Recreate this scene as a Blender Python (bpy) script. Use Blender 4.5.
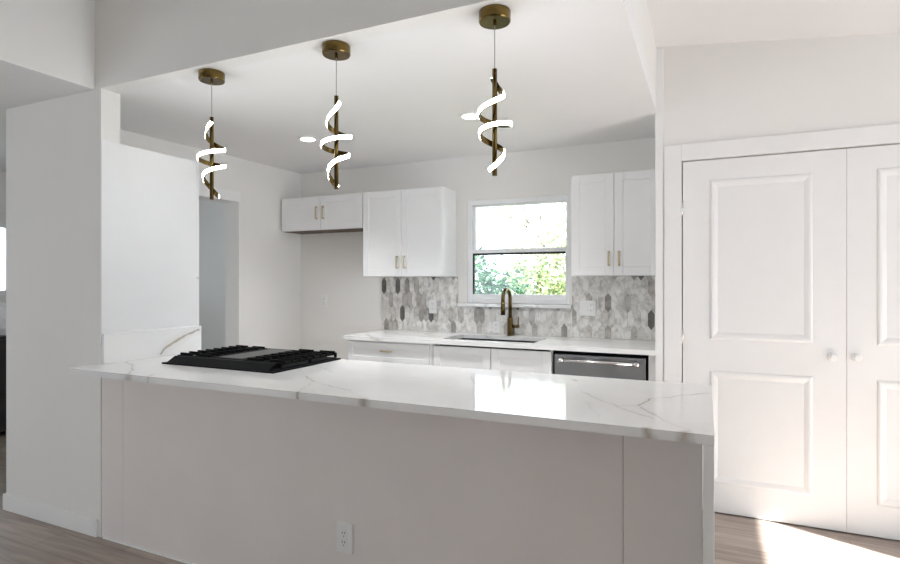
import bpy, bmesh, math, random
from mathutils import Vector, Matrix

random.seed(7)
C = bpy.context.scene.collection
S = bpy.context.scene
for o in list(bpy.data.objects):
    bpy.data.objects.remove(o)

# ---------------------------------------------------------------- camera
YAW = math.atan(256 / 556.0)
cd = bpy.data.cameras.new('camera')
cd.sensor_width = 36.0
cd.lens = 36.0 * 556.0 / 900.0
cd.clip_start = 0.05
cam = bpy.data.objects.new('camera', cd)
C.objects.link(cam)
cam.location = (0, 0, 1.38)
cam.rotation_euler = (math.pi / 2, 0, YAW)
S.camera = cam

# ---------------------------------------------------------------- world, sun, exposure
W = bpy.data.worlds.new('world'); S.world = W
W.use_nodes = True
bg = W.node_tree.nodes['Background']
bg.inputs['Color'].default_value = (0.78, 0.89, 1.0, 1)
bg.inputs['Strength'].default_value = 4.1

sl = bpy.data.lights.new('sun', 'SUN')
sl.energy = 30.0; sl.angle = math.radians(0.6); sl.color = (1.0, 0.985, 0.965)
sun = bpy.data.objects.new('sun', sl); C.objects.link(sun)
ELEV = math.radians(31.7)
sdir = Vector((-0.92 * math.cos(ELEV), 0.39 * math.cos(ELEV), -math.sin(ELEV)))
sun.rotation_euler = sdir.to_track_quat('-Z', 'Y').to_euler()
sun.location = (6, -3, 6)


def portal(name, loc, direction, sx, sy):
    l = bpy.data.lights.new(name, 'AREA'); l.shape = 'RECTANGLE'; l.size = sx; l.size_y = sy
    l.cycles.is_portal = True
    o = bpy.data.objects.new(name, l); C.objects.link(o); o.location = loc
    o.rotation_euler = Vector(direction).to_track_quat('-Z', 'Z' if abs(direction[2]) < .5 else 'Y').to_euler()
    return o


S.view_settings.view_transform = 'Standard'
S.view_settings.look = 'None'
S.view_settings.gamma = 1.0
S.view_settings.use_curve_mapping = False
S.view_settings.exposure = 0.35
S.cycles.max_bounces = 14
S.cycles.diffuse_bounces = 10
S.cycles.glossy_bounces = 6
S.cycles.transparent_max_bounces = 12
S.cycles.sample_clamp_indirect = 6.0
S.cycles.use_denoising = True

# ---------------------------------------------------------------- main dimensions
H_C = 2.428          # low ceiling
Y_COL = 1.94         # front plane of column and peninsula panel
X_COL = -2.97        # column right side
Y_CLO = 3.675        # closet wall
Y_BACK = 4.28        # kitchen back wall
def XLW(y):           # kitchen left wall (not quite square to the back wall)
    return -3.68 + (y - 2.05) / 2.23 * .12


X_LEFT = -3.68       # kitchen left wall at the column
X_KR = -0.28         # kitchen right end / closet corner
X_RW = 3.2           # main room right wall
Y_FW = -3.0          # wall behind the camera
Z_CT = 0.935         # counter height


def vault(x):
    return 2.808 - 0.115 * x


# ---------------------------------------------------------------- materials
def new_mat(name):
    m = bpy.data.materials.new(name); m.use_nodes = True
    nt = m.node_tree; b = nt.nodes['Principled BSDF']
    return m, nt, b


def N(nt, t, **kw):
    n = nt.nodes.new(t)
    for k, v in kw.items():
        if k in n.inputs.keys():
            n.inputs[k].default_value = v
        else:
            setattr(n, k, v)
    return n


def ramp(nt, stops, interp='LINEAR'):
    n = nt.nodes.new('ShaderNodeValToRGB'); cr = n.color_ramp; cr.interpolation = interp
    while len(cr.elements) < len(stops):
        cr.elements.new(0.5)
    for e, (p, c) in zip(cr.elements, stops):
        e.position = p; e.color = (c[0], c[1], c[2], 1)
    return n


def mat(name, col, rough=0.5, metal=0.0, var=0.02, nscale=8.0, bump=0.0, bscale=200.0, spec=0.5, coat=0.0):
    m, nt, b = new_mat(name)
    tc = N(nt, 'ShaderNodeTexCoord')
    nz = N(nt, 'ShaderNodeTexNoise', Scale=nscale, Detail=4.0)
    nt.links.new(tc.outputs['Object'], nz.inputs['Vector'])
    lo = [max(0, c * (1 - var)) for c in col]; hi = [min(1, c * (1 + var)) for c in col]
    r = ramp(nt, [(0.3, lo), (0.7, hi)])
    nt.links.new(nz.outputs['Fac'], r.inputs['Fac'])
    nt.links.new(r.outputs['Color'], b.inputs['Base Color'])
    b.inputs['Roughness'].default_value = rough
    b.inputs['Metallic'].default_value = metal
    b.inputs['Specular IOR Level'].default_value = spec
    b.inputs['Coat Weight'].default_value = coat
    if bump:
        n2 = N(nt, 'ShaderNodeTexNoise', Scale=bscale, Detail=3.0)
        nt.links.new(tc.outputs['Object'], n2.inputs['Vector'])
        bp = N(nt, 'ShaderNodeBump', Strength=bump, Distance=0.002)
        nt.links.new(n2.outputs['Fac'], bp.inputs['Height'])
        nt.links.new(bp.outputs['Normal'], b.inputs['Normal'])
    return m


def emis(name, col, strength):
    m, nt, b = new_mat(name)
    tc = N(nt, 'ShaderNodeTexCoord'); nz = N(nt, 'ShaderNodeTexNoise', Scale=3.0)
    nt.links.new(tc.outputs['Object'], nz.inputs['Vector'])
    r = ramp(nt, [(0.0, [c * .98 for c in col]), (1.0, col)])
    nt.links.new(nz.outputs['Fac'], r.inputs['Fac'])
    nt.links.new(r.outputs['Color'], b.inputs['Emission Color'])
    b.inputs['Base Color'].default_value = (.9, .9, .9, 1)
    b.inputs['Emission Strength'].default_value = strength
    return m


def marble(name, rough, scale=1.1, amount=1.0):
    m, nt, b = new_mat(name)
    L = nt.links.new
    tc = N(nt, 'ShaderNodeTexCoord')
    mp = N(nt, 'ShaderNodeMapping'); mp.inputs['Rotation'].default_value = (0.3, 0.2, 0.5)
    mp.inputs['Scale'].default_value = (0.75, 1.5, 1.1); mp.inputs['Location'].default_value = (1.7, 3.1, 0.4)
    L(tc.outputs['Object'], mp.inputs['Vector'])
    n1 = N(nt, 'ShaderNodeTexNoise', Scale=scale, Detail=7.0, Roughness=0.55, Distortion=0.9)
    L(mp.outputs['Vector'], n1.inputs['Vector'])

    def absdev(src, centre):
        s = N(nt, 'ShaderNodeMath', operation='SUBTRACT'); s.inputs[1].default_value = centre
        L(src, s.inputs[0])
        a = N(nt, 'ShaderNodeMath', operation='ABSOLUTE'); L(s.outputs[0], a.inputs[0]); return a.outputs[0]
    v1 = ramp(nt, [(0.0, (1, 1, 1)), (0.006, (.75, .75, .75)), (0.022, (0.12, .12, .12)), (0.06, (0, 0, 0))])
    L(absdev(n1.outputs['Fac'], 0.5), v1.inputs['Fac'])
    n2 = N(nt, 'ShaderNodeTexNoise', Scale=scale * 0.9, Detail=2.0)
    L(mp.outputs['Vector'], n2.inputs['Vector'])
    msk = ramp(nt, [(0.46, (0, 0, 0)), (0.60, (1, 1, 1))])
    L(n2.outputs['Fac'], msk.inputs['Fac'])
    mul = N(nt, 'ShaderNodeMath', operation='MULTIPLY'); L(v1.outputs['Color'], mul.inputs[0]); L(msk.outputs['Color'], mul.inputs[1])
    mul2 = N(nt, 'ShaderNodeMath', operation='MULTIPLY', use_clamp=True); L(mul.outputs[0], mul2.inputs[0]); mul2.inputs[1].default_value = amount
    # soft clouding
    n3 = N(nt, 'ShaderNodeTexNoise', Scale=2.3, Detail=3.0); L(mp.outputs['Vector'], n3.inputs['Vector'])
    base = ramp(nt, [(0.3, (.80, .80, .80)), (0.6, (.87, .87, .865))]); L(n3.outputs['Fac'], base.inputs['Fac'])
    n4 = N(nt, 'ShaderNodeTexNoise', Scale=5.0, Detail=2.0); L(mp.outputs['Vector'], n4.inputs['Vector'])
    vc = ramp(nt, [(0.4, (.20, .18, .16)), (0.62, (.36, .27, .17))]); L(n4.outputs['Fac'], vc.inputs['Fac'])
    mx = N(nt, 'ShaderNodeMix', data_type='RGBA'); L(mul2.outputs[0], mx.inputs[0])
    L(base.outputs['Color'], mx.inputs[6]); L(vc.outputs['Color'], mx.inputs[7])
    L(mx.outputs[2], b.inputs['Base Color'])
    b.inputs['Roughness'].default_value = rough
    b.inputs['Specular IOR Level'].default_value = 0.5
    return m


def vein_marble(name, rough, lines, axes=(0, 1), amp=.035):
    """white quartz; lines: (a, b, half width, strength) in object coordinates on the two given axes"""
    m, nt, b = new_mat(name); L = nt.links.new
    tc = N(nt, 'ShaderNodeTexCoord')
    n0 = N(nt, 'ShaderNodeTexNoise', Scale=7.0, Detail=6.0, Roughness=.6); L(tc.outputs['Object'], n0.inputs['Vector'])
    dv = N(nt, 'ShaderNodeVectorMath', operation='SUBTRACT'); L(n0.outputs['Color'], dv.inputs[0]); dv.inputs[1].default_value = (.5, .5, .5)
    ma = N(nt, 'ShaderNodeVectorMath', operation='MULTIPLY_ADD'); L(dv.outputs[0], ma.inputs[0]); ma.inputs[1].default_value = (amp * 2,) * 3; L(tc.outputs['Object'], ma.inputs[2])
    keep = [0, 0, 0]
    for a in axes: keep[a] = 1
    fl = N(nt, 'ShaderNodeVectorMath', operation='MULTIPLY'); L(ma.outputs[0], fl.inputs[0]); fl.inputs[1].default_value = keep
    nw = N(nt, 'ShaderNodeTexNoise', Scale=9.0, Detail=3.0); L(tc.outputs['Object'], nw.inputs['Vector'])
    wmod = ramp(nt, [(.3, (.25,) * 3), (.7, (1.7,) * 3)]); L(nw.outputs['Fac'], wmod.inputs['Fac'])
    total = None
    for (a, c, hw, st) in lines:
        A = [0, 0, 0]; D = [0, 0, 0]
        for k, ax in enumerate(axes): A[ax] = a[k]; D[ax] = c[k] - a[k]
        l2 = sum(x * x for x in D)
        s1 = N(nt, 'ShaderNodeVectorMath', operation='SUBTRACT'); L(fl.outputs[0], s1.inputs[0]); s1.inputs[1].default_value = A
        dt = N(nt, 'ShaderNodeVectorMath', operation='DOT_PRODUCT'); L(s1.outputs[0], dt.inputs[0]); dt.inputs[1].default_value = [x / l2 for x in D]
        cl = N(nt, 'ShaderNodeClamp'); L(dt.outputs['Value'], cl.inputs[0])
        sc = N(nt, 'ShaderNodeVectorMath', operation='SCALE'); sc.inputs[0].default_value = D; L(cl.outputs[0], sc.inputs['Scale'])
        ds = N(nt, 'ShaderNodeVectorMath', operation='DISTANCE'); L(s1.outputs[0], ds.inputs[0]); L(sc.outputs[0], ds.inputs[1])
        q = N(nt, 'ShaderNodeMath', operation='DIVIDE'); L(ds.outputs['Value'], q.inputs[0])
        wm = N(nt, 'ShaderNodeMath', operation='MULTIPLY'); L(wmod.outputs['Color'], wm.inputs[0]); wm.inputs[1].default_value = hw; L(wm.outputs[0], q.inputs[1])
        inv = N(nt, 'ShaderNodeMath', operation='SUBTRACT', use_clamp=True); inv.inputs[0].default_value = 1.0; L(q.outputs[0], inv.inputs[1])
        # soft halo beside the vein
        h1 = N(nt, 'ShaderNodeMath', operation='DIVIDE'); L(q.outputs[0], h1.inputs[0]); h1.inputs[1].default_value = 6.0
        h2 = N(nt, 'ShaderNodeMath', operation='SUBTRACT', use_clamp=True); h2.inputs[0].default_value = 1.0; L(h1.outputs[0], h2.inputs[1])
        ha = N(nt, 'ShaderNodeMath', operation='MULTIPLY_ADD'); L(h2.outputs[0], ha.inputs[0]); ha.inputs[1].default_value = .16; L(inv.outputs[0], ha.inputs[2])
        sm = N(nt, 'ShaderNodeMath', operation='MULTIPLY', use_clamp=True); L(ha.outputs[0], sm.inputs[0]); sm.inputs[1].default_value = st
        if total is None: total = sm.outputs[0]
        else:
            mxn = N(nt, 'ShaderNodeMath', operation='MAXIMUM'); L(total, mxn.inputs[0]); L(sm.outputs[0], mxn.inputs[1]); total = mxn.outputs[0]
    n3 = N(nt, 'ShaderNodeTexNoise', Scale=2.3, Detail=3.0); L(tc.outputs['Object'], n3.inputs['Vector'])
    base = ramp(nt, [(0.3, (.83, .83, .83)), (0.6, (.88, .88, .875))]); L(n3.outputs['Fac'], base.inputs['Fac'])
    n4 = N(nt, 'ShaderNodeTexNoise', Scale=8.0, Detail=2.0); L(tc.outputs['Object'], n4.inputs['Vector'])
    vc = ramp(nt, [(0.42, (.19, .18, .17)), (0.62, (.36, .29, .20))]); L(n4.outputs['Fac'], vc.inputs['Fac'])
    mx = N(nt, 'ShaderNodeMix', data_type='RGBA'); L(total, mx.inputs[0]); L(base.outputs['Color'], mx.inputs[6]); L(vc.outputs['Color'], mx.inputs[7])
    L(mx.outputs[2], b.inputs['Base Color']); b.inputs['Roughness'].default_value = rough; b.inputs['Specular IOR Level'].default_value = .2
    return m


def picket_mat(name):
    m, nt, b = new_mat(name); L = nt.links.new
    g = N(nt, 'ShaderNodeNewGeometry')
    tone = ramp(nt, [(0.0, (.74, .725, .70)), (0.33, (.80, .79, .77)), (0.58, (.66, .64, .61)), (0.72, (.50, .475, .45)),
                     (0.86, (.34, .32, .30)), (0.93, (.16, .15, .145)), (0.965, (.78, .76, .74))], 'CONSTANT')
    L(g.outputs['Random Per Island'], tone.inputs['Fac'])
    tc = N(nt, 'ShaderNodeTexCoord')
    off = N(nt, 'ShaderNodeVectorMath', operation='MULTIPLY_ADD')
    L(tc.outputs['Object'], off.inputs[0]); off.inputs[1].default_value = (1, 1, 1)
    cb = N(nt, 'ShaderNodeCombineXYZ')
    mm = N(nt, 'ShaderNodeMath', operation='MULTIPLY'); L(g.outputs['Random Per Island'], mm.inputs[0]); mm.inputs[1].default_value = 37.0
    for i in range(3): L(mm.outputs[0], cb.inputs[i])
    L(cb.outputs[0], off.inputs[2])
    nz = N(nt, 'ShaderNodeTexNoise', Scale=7.0, Detail=7.0, Distortion=.8); L(off.outputs[0], nz.inputs['Vector'])
    s = N(nt, 'ShaderNodeMath', operation='SUBTRACT'); L(nz.outputs['Fac'], s.inputs[0]); s.inputs[1].default_value = 0.5
    a = N(nt, 'ShaderNodeMath', operation='ABSOLUTE'); L(s.outputs[0], a.inputs[0])
    v = ramp(nt, [(0.0, (.55, .54, .53)), (0.015, (.80, .79, .78)), (0.05, (.95, .95, .95)), (0.12, (1, 1, 1))]); L(a.outputs[0], v.inputs['Fac'])
    mx = N(nt, 'ShaderNodeMix', data_type='RGBA', blend_type='MULTIPLY'); mx.inputs[0].default_value = 0.55
    L(tone.outputs['Color'], mx.inputs[6]); L(v.outputs['Color'], mx.inputs[7])
    nc = N(nt, 'ShaderNodeTexNoise', Scale=16.0, Detail=5.0); L(off.outputs[0], nc.inputs['Vector'])
    cr = ramp(nt, [(.34, (.70, .685, .67)), (.50, (.98, .975, .97)), (.62, (1.05, 1.05, 1.05))]); L(nc.outputs['Fac'], cr.inputs['Fac'])
    m2 = N(nt, 'ShaderNodeMix', data_type='RGBA', blend_type='MULTIPLY'); m2.inputs[0].default_value = 1.0
    L(mx.outputs[2], m2.inputs[6]); L(cr.outputs['Color'], m2.inputs[7])
    L(m2.outputs[2], b.inputs['Base Color']); b.inputs['Roughness'].default_value = 0.3
    return m


def wood_floor(name):
    m, nt, b = new_mat(name); L = nt.links.new
    tc = N(nt, 'ShaderNodeTexCoord')
    br = N(nt, 'ShaderNodeTexBrick', Scale=1.0)
    br.inputs['Brick Width'].default_value = 1.3; br.inputs['Row Height'].default_value = 0.17
    br.inputs['Mortar Size'].default_value = 0.0016; br.inputs['Mortar Smooth'].default_value = 0.2
    br.inputs['Color1'].default_value = (.45, .385, .34, 1); br.inputs['Color2'].default_value = (.33, .275, .24, 1)
    br.inputs['Mortar'].default_value = (.20, .15, .12, 1); br.offset = 0.37
    L(tc.outputs['Object'], br.inputs['Vector'])
    mp = N(nt, 'ShaderNodeMapping'); mp.inputs['Scale'].default_value = (1.2, 14, 1); L(tc.outputs['Object'], mp.inputs['Vector'])
    nz = N(nt, 'ShaderNodeTexNoise', Scale=2.2, Detail=7.0, Distortion=.6); L(mp.outputs['Vector'], nz.inputs['Vector'])
    gr = ramp(nt, [(0.3, (.72, .70, .68)), (0.7, (1.12, 1.1, 1.08))]); L(nz.outputs['Fac'], gr.inputs['Fac'])
    mx = N(nt, 'ShaderNodeMix', data_type='RGBA', blend_type='MULTIPLY'); mx.inputs[0].default_value = 1.0
    L(br.outputs['Color'], mx.inputs[6]); L(gr.outputs['Color'], mx.inputs[7])
    L(mx.outputs[2], b.inputs['Base Color']); b.inputs['Roughness'].default_value = 0.42
    bp = N(nt, 'ShaderNodeBump', Strength=.15, Distance=.002); L(nz.outputs['Fac'], bp.inputs['Height']); L(bp.outputs['Normal'], b.inputs['Normal'])
    return m


def glass_mat(name):
    m = bpy.data.materials.new(name); m.use_nodes = True; nt = m.node_tree; nt.nodes.clear(); L = nt.links.new
    out = N(nt, 'ShaderNodeOutputMaterial'); t = N(nt, 'ShaderNodeBsdfTransparent'); t.inputs[0].default_value = (.96, .98, .97, 1)
    g = N(nt, 'ShaderNodeBsdfGlossy', Roughness=0.0)
    fr = N(nt, 'ShaderNodeFresnel', IOR=1.45); mx = N(nt, 'ShaderNodeMixShader')
    L(fr.outputs[0], mx.inputs[0]); L(t.outputs[0], mx.inputs[1]); L(g.outputs[0], mx.inputs[2]); L(mx.outputs[0], out.inputs[0])
    return m


def leaf_mat(name, c1, c2, c3):
    m, nt, b = new_mat(name); L = nt.links.new
    g = N(nt, 'ShaderNodeNewGeometry')
    r = ramp(nt, [(0.0, c1), (0.5, c2), (1.0, c3)]); L(g.outputs['Random Per Island'], r.inputs['Fac'])
    L(r.outputs['Color'], b.inputs['Base Color']); b.inputs['Roughness'].default_value = .5
    out = nt.nodes['Material Output']
    tr = N(nt, 'ShaderNodeBsdfTranslucent'); L(r.outputs['Color'], tr.inputs[0])
    mx = N(nt, 'ShaderNodeMixShader'); mx.inputs[0].default_value = .35
    L(b.outputs[0], mx.inputs[1]); L(tr.outputs[0], mx.inputs[2]); L(mx.outputs[0], out.inputs[0])
    return m


M_WALL = mat('wall_paint', (.81, .80, .78), .65, var=.012, nscale=1.5, bump=.05, bscale=120)
M_CEIL = mat('ceiling_paint', (.82, .82, .82), .75, var=.01, nscale=2, bump=.06, bscale=160)
M_TRIM = mat('trim_paint', (.84, .84, .835), .4, var=.01)
M_CAB = mat('cabinet_paint', (.84, .845, .85), .38, var=.008)
M_DOOR = mat('door_paint', (.84, .84, .84), .38, var=.008)
M_PAN = mat('peninsula_paint', (.78, .735, .715), .6, var=.03, nscale=2.2, bump=.05, bscale=90)
M_QUARTZ = vein_marble('veined_quartz', 0.07, [((-1.468, -0.158), (-1.257, -0.267), 0.004, 0.55),
    ((-1.257, -0.267), (-1.031, -0.444), 0.006, 0.45),
    ((-1.031, -0.444), (-0.9809999999999999, -0.49), 0.02, 0.5),
    ((-0.9109999999999999, -0.42), (-0.8609999999999999, -0.49), 0.01, 0.5),
    ((-0.224, -0.136), (-0.093, -0.242), 0.005, 0.8),
    ((-0.093, -0.242), (0.168, -0.331), 0.003, 0.55),
    ((-0.093, -0.242), (-0.003, -0.456), 0.003, 0.25),
    ((-0.003, -0.456), (0.007, -0.49), 0.012, 0.7),
    ((-0.342, 0.128), (-0.148, -0.006), 0.003, 0.35),
    ((-0.148, -0.006), (0.296, 0.043), 0.003, 0.12),
    ((0.325, -0.453), (0.34500000000000003, -0.49), 0.02, 0.65),
    ((0.424, -0.484), (0.434, -0.49), 0.01, 0.6),
    ((0.168, -0.331), (0.325, -0.453), 0.003, 0.2),
    ((0.953, 0.302), (0.977, 0.271), 0.01, 0.5),
    ((1.033, 0.044), (1.21, -0.177), 0.004, 0.42),
    ((1.21, -0.177), (1.341, -0.325), 0.005, 0.35),
    ((1.281, -0.135), (1.313, 0.012), 0.006, 0.75),
    ((1.313, 0.012), (1.511, 0.219), 0.004, 0.6),
    ((1.28, -0.127), (1.364, -0.314), 0.005, 0.38),
    ((1.364, -0.314), (1.457, -0.432), 0.004, 0.3),
    ((1.21, -0.177), (1.281, -0.135), 0.004, 0.3),
    ((1.106, -0.152), (1.185, -0.382), 0.003, 0.2),
    ((0.468, 0.245), (0.568, 0.028), 0.006, 0.3),
    ((1.345, -0.446), (1.3499999999999999, -0.49), 0.03, 0.65),
    ((1.444, -0.462), (1.454, -0.49), 0.026, 0.6)])
M_QUARTZ3 = vein_marble('upstand_quartz', 0.1, [((0.026, 0.015), (0.067, 0.053), 0.008, 0.75), ((0.067, 0.053), (0.144, 0.094), 0.008, 0.75), ((0.144, 0.094), (0.3, 0.137), 0.008, 0.75)], axes=(1, 2), amp=.02)
M_QUARTZ2 = marble('plain_quartz', 0.12, amount=.35)
M_TILE = picket_mat('picket_marble')
M_GROUT = mat('grout', (.72, .71, .69), .8)
M_FLOOR = wood_floor('wood_planks')
M_GOLD = mat('aged_gold', (.17, .115, .038), .2, metal=1.0, var=.12, nscale=30)
M_BRASS = mat('brass_pull', (.62, .53, .34), .3, metal=1.0, var=.05)
M_BRONZE = mat('faucet_bronze', (.15, .10, .038), .28, metal=1.0, var=.1)
M_STEEL = mat('dark_stainless', (.27, .27, .275), .34, metal=1.0, var=.05, nscale=3)
M_CHROME = mat('bright_steel', (.75, .74, .73), .2, metal=1.0)
M_SINK = mat('sink_steel', (.06, .06, .062), .3, metal=.6)
M_BLACK = mat('black_enamel', (.006, .006, .007), .6, var=.1, spec=.1)
M_IRON = mat('cast_iron', (.007, .007, .007), .7, var=.2, spec=.1, bump=.2, bscale=300)
M_GRIDDLE = mat('griddle_plate', (.10, .098, .095), .5, spec=.3)
M_DARK = mat('gap_shade', (.02, .02, .02), .8)
M_PLATE = mat('outlet_plastic', (.82, .82, .81), .35)
M_SLOT = mat('outlet_slot', (.03, .03, .03), .6)
M_CORD = mat('clear_cord', (.35, .35, .34), .4)
M_LED = emis('led_white', (.96, .98, 1.0), 52.0)
M_DOWN = emis('downlight_lens', (1.0, .98, .95), 14.0)
M_GLASS = glass_mat('window_glass')
M_VINYL = mat('vinyl_frame', (.85, .86, .87), .35)
M_GASKET = mat('black_gasket', (.015, .015, .015), .6)
M_LEAF_D = leaf_mat('leaf_dark', (.012, .045, .025), (.03, .085, .045), (.07, .14, .06))
M_LEAF_Y = leaf_mat('leaf_yellow', (.07, .13, .045), (.20, .25, .11), (.36, .36, .20))
M_LEAF_P = leaf_mat('leaf_pale', (.34, .38, .22), (.5, .52, .36), (.62, .62, .48))
M_BARK = mat('bark', (.16, .13, .10), .9, var=.3)
M_GRASS = mat('grass', (.22, .26, .10), .9, var=.3, nscale=4)
M_EXT = mat('stucco', (.7, .68, .64), .9)
M_UNDER = mat('dark_brown_underside', (.13, .095, .07), .8, var=.2)
M_BLKWOOD = mat('black_wood', (.016, .015, .015), .4)
M_CLOTH = mat('white_cloth', (.8, .8, .82), .8)


# ---------------------------------------------------------------- mesh helpers
class MB:
    def __init__(self):
        self.bm = bmesh.new(); self.mats = []

    def box(self, x0, x1, y0, y1, z0, z1, bev=0.0, seg=2):
        t = bmesh.new()
        bmesh.ops.create_cube(t, size=1.0)
        for v in t.verts:
            v.co = Vector(((x0 + x1) / 2 + v.co.x * (x1 - x0), (y0 + y1) / 2 + v.co.y * (y1 - y0), (z0 + z1) / 2 + v.co.z * (z1 - z0)))
        if bev:
            bmesh.ops.bevel(t, geom=t.edges[:], offset=bev, segments=seg, affect='EDGES', profile=.5)
        self.merge(t); return self

    def merge(self, t, smooth=False):
        vm = {}
        for v in t.verts: vm[v] = self.bm.verts.new(v.co)
        for f in t.faces:
            try:
                nf = self.bm.faces.new([vm[v] for v in f.verts]); nf.smooth = smooth or f.smooth
            except ValueError:
                pass
        t.free()

    def tube(self, pts, r, seg=12, cap=True, smooth=True):
        pts = [Vector(p) for p in pts]
        rs = r if isinstance(r, (list, tuple)) else [r] * len(pts)
        rings = []
        up = None
        for i, p in enumerate(pts):
            d = (pts[min(i + 1, len(pts) - 1)] - pts[max(i - 1, 0)]).normalized()
            if up is None:
                up = Vector((0, 0, 1)) if abs(d.z) < .9 else Vector((1, 0, 0))
            a = up - d * up.dot(d)
            if a.length < 1e-5: a = Vector((0, 1, 0)) - d * d.y
            a.normalize(); up = a; b = d.cross(a)
            rings.append([self.bm.verts.new(p + (a * math.cos(2 * math.pi * k / seg) + b * math.sin(2 * math.pi * k / seg)) * rs[i]) for k in range(seg)])
        for i in range(len(rings) - 1):
            for k in range(seg):
                f = self.bm.faces.new([rings[i][k], rings[i][(k + 1) % seg], rings[i + 1][(k + 1) % seg], rings[i + 1][k]]); f.smooth = smooth
        if cap:
            self.bm.faces.new(rings[0][::-1]); self.bm.faces.new(rings[-1])
        return self

    def lathe(self, prof, c, axis='Z', seg=32):
        """prof: list of (r, h); closed at ends where r == 0"""
        rings = []
        for r, h in prof:
            ring = []
            for k in range(seg if r > 1e-6 else 1):
                a = 2 * math.pi * k / seg
                p = (r * math.cos(a), r * math.sin(a), h)
                if axis == 'Y': p = (p[0], p[2], p[1])
                if axis == 'X': p = (p[2], p[0], p[1])
                ring.append(self.bm.verts.new(Vector(p) + Vector(c)))
            rings.append(ring)
        for i in range(len(rings) - 1):
            A, B = rings[i], rings[i + 1]
            for k in range(seg):
                a0, a1 = A[k % len(A)], A[(k + 1) % len(A)]; b0, b1 = B[k % len(B)], B[(k + 1) % len(B)]
                vs = []
                for v in (a0, a1, b1, b0):
                    if v not in vs: vs.append(v)
                if len(vs) > 2:
                    f = self.bm.faces.new(vs); f.smooth = False
        return self

    def prism(self, poly, d0, d1, plane='XY'):
        """extrude 2D poly between d0..d1 along the remaining axis"""
        def P(p, d):
            return {'XY': (p[0], p[1], d), 'XZ': (p[0], d, p[1]), 'YZ': (d, p[0], p[1])}[plane]
        a = [self.bm.verts.new(P(p, d0)) for p in poly]; b = [self.bm.verts.new(P(p, d1)) for p in poly]
        n = len(poly)
        self.bm.faces.new(a[::-1]); self.bm.faces.new(b)
        for i in range(n):
            self.bm.faces.new([a[i], a[(i + 1) % n], b[(i + 1) % n], b[i]])
        return self

    def ringpanel(self, x0, x1, z0, z1, y, prof):
        """moulding frame standing on plane Y=y towards -Y; prof: (inset, height)"""
        loops = []
        for ins, h in prof:
            loops.append([self.bm.verts.new(p) for p in ((x0 + ins, y - h, z0 + ins), (x1 - ins, y - h, z0 + ins), (x1 - ins, y - h, z1 - ins), (x0 + ins, y - h, z1 - ins))])
        for i in range(len(loops) - 1):
            for k in range(4):
                self.bm.faces.new([loops[i][k], loops[i][(k + 1) % 4], loops[i + 1][(k + 1) % 4], loops[i + 1][k]])
        return self

    def build(self, name, m, parent=None, origin=None):
        bmesh.ops.recalc_face_normals(self.bm, faces=self.bm.faces[:])
        if parent is not None: origin = abs_loc(parent)
        elif origin is None:
            vs = self.bm.verts
            xs = [v.co.x for v in vs]; ys = [v.co.y for v in vs]; zs = [v.co.z for v in vs]
            origin = Vector(((min(xs) + max(xs)) / 2, (min(ys) + max(ys)) / 2, min(zs)))
        origin = Vector(origin)
        for v in self.bm.verts: v.co -= origin
        me = bpy.data.meshes.new(name); self.bm.to_mesh(me); self.bm.free()
        me.materials.append(m)
        o = bpy.data.objects.new(name, me); C.objects.link(o)
        if parent is not None: o.parent = parent
        else: o.location = origin
        return o


def abs_loc(o):
    p = Vector((0, 0, 0))
    while o is not None:
        p += o.location; o = o.parent
    return p


def tag(o, label=None, cat=None, group=None, kind=None):
    if label: o['label'] = label
    if cat: o['category'] = cat
    if group: o['group'] = group
    if kind: o['kind'] = kind
    return o


def thing(name, label, cat, loc, group=None):
    o = bpy.data.objects.new(name, None); C.objects.link(o); o.location = loc; o.empty_display_size = .1
    return tag(o, label, cat, group)


def struct(name, mb, m, parent=None, label=None):
    o = mb.build(name, m, parent)
    if parent is None: o['kind'] = 'structure'
    if label: o['label'] = label
    return o


def B(*a, **k):
    return MB().box(*a, **k)


# ---------------------------------------------------------------- shell
struct('floor', B(-6.2, 3.35, -3.1, 4.5, -.12, 0), M_FLOOR)
struct('ground', B(-16, 16, 4.5, 30, -.35, -.15), M_GRASS)

# column stub wall and kitchen left wall (with doorway)
struct('wall_column', B(-3.86, X_COL, Y_COL, 2.05, 0, H_C), M_WALL)
DY0, DY1, DZ = 2.75, 3.535, 2.058


def lw(mb, y0, y1, z0, z1, xo=0.0, th=None):
    a, b = XLW(y0) + xo, XLW(y1) + xo
    mb.prism([(a, y0), (b, y1), (b - .15 if th is None else b - th, y1), (a - .15 if th is None else a - th, y0)], z0, z1, 'XY')


mb = MB(); lw(mb, 2.05, DY0, 0, H_C); lw(mb, DY1, Y_BACK, 0, H_C); lw(mb, DY0, DY1, DZ, H_C)
struct('wall_left', mb, M_WALL)
mb = MB(); lw(mb, DY0 - .05, DY1 + .012, DZ, DZ + .085, .010, .011)
struct('trim_1', mb, M_TRIM)

# kitchen back wall with window opening
WX0, WX1, WZ0, WZ1 = -1.815, -.958, 1.205, 2.058
mb = MB()
mb.box(-3.86, WX0, Y_BACK, 4.45, 0, 2.6); mb.box(WX1, 3.35, Y_BACK, 4.45, 0, 2.6)
mb.box(WX0, WX1, Y_BACK, 4.45, 0, WZ0); mb.box(WX0, WX1, Y_BACK, 4.45, WZ1, 2.6)
struct('wall_back', mb, M_WALL)
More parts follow.
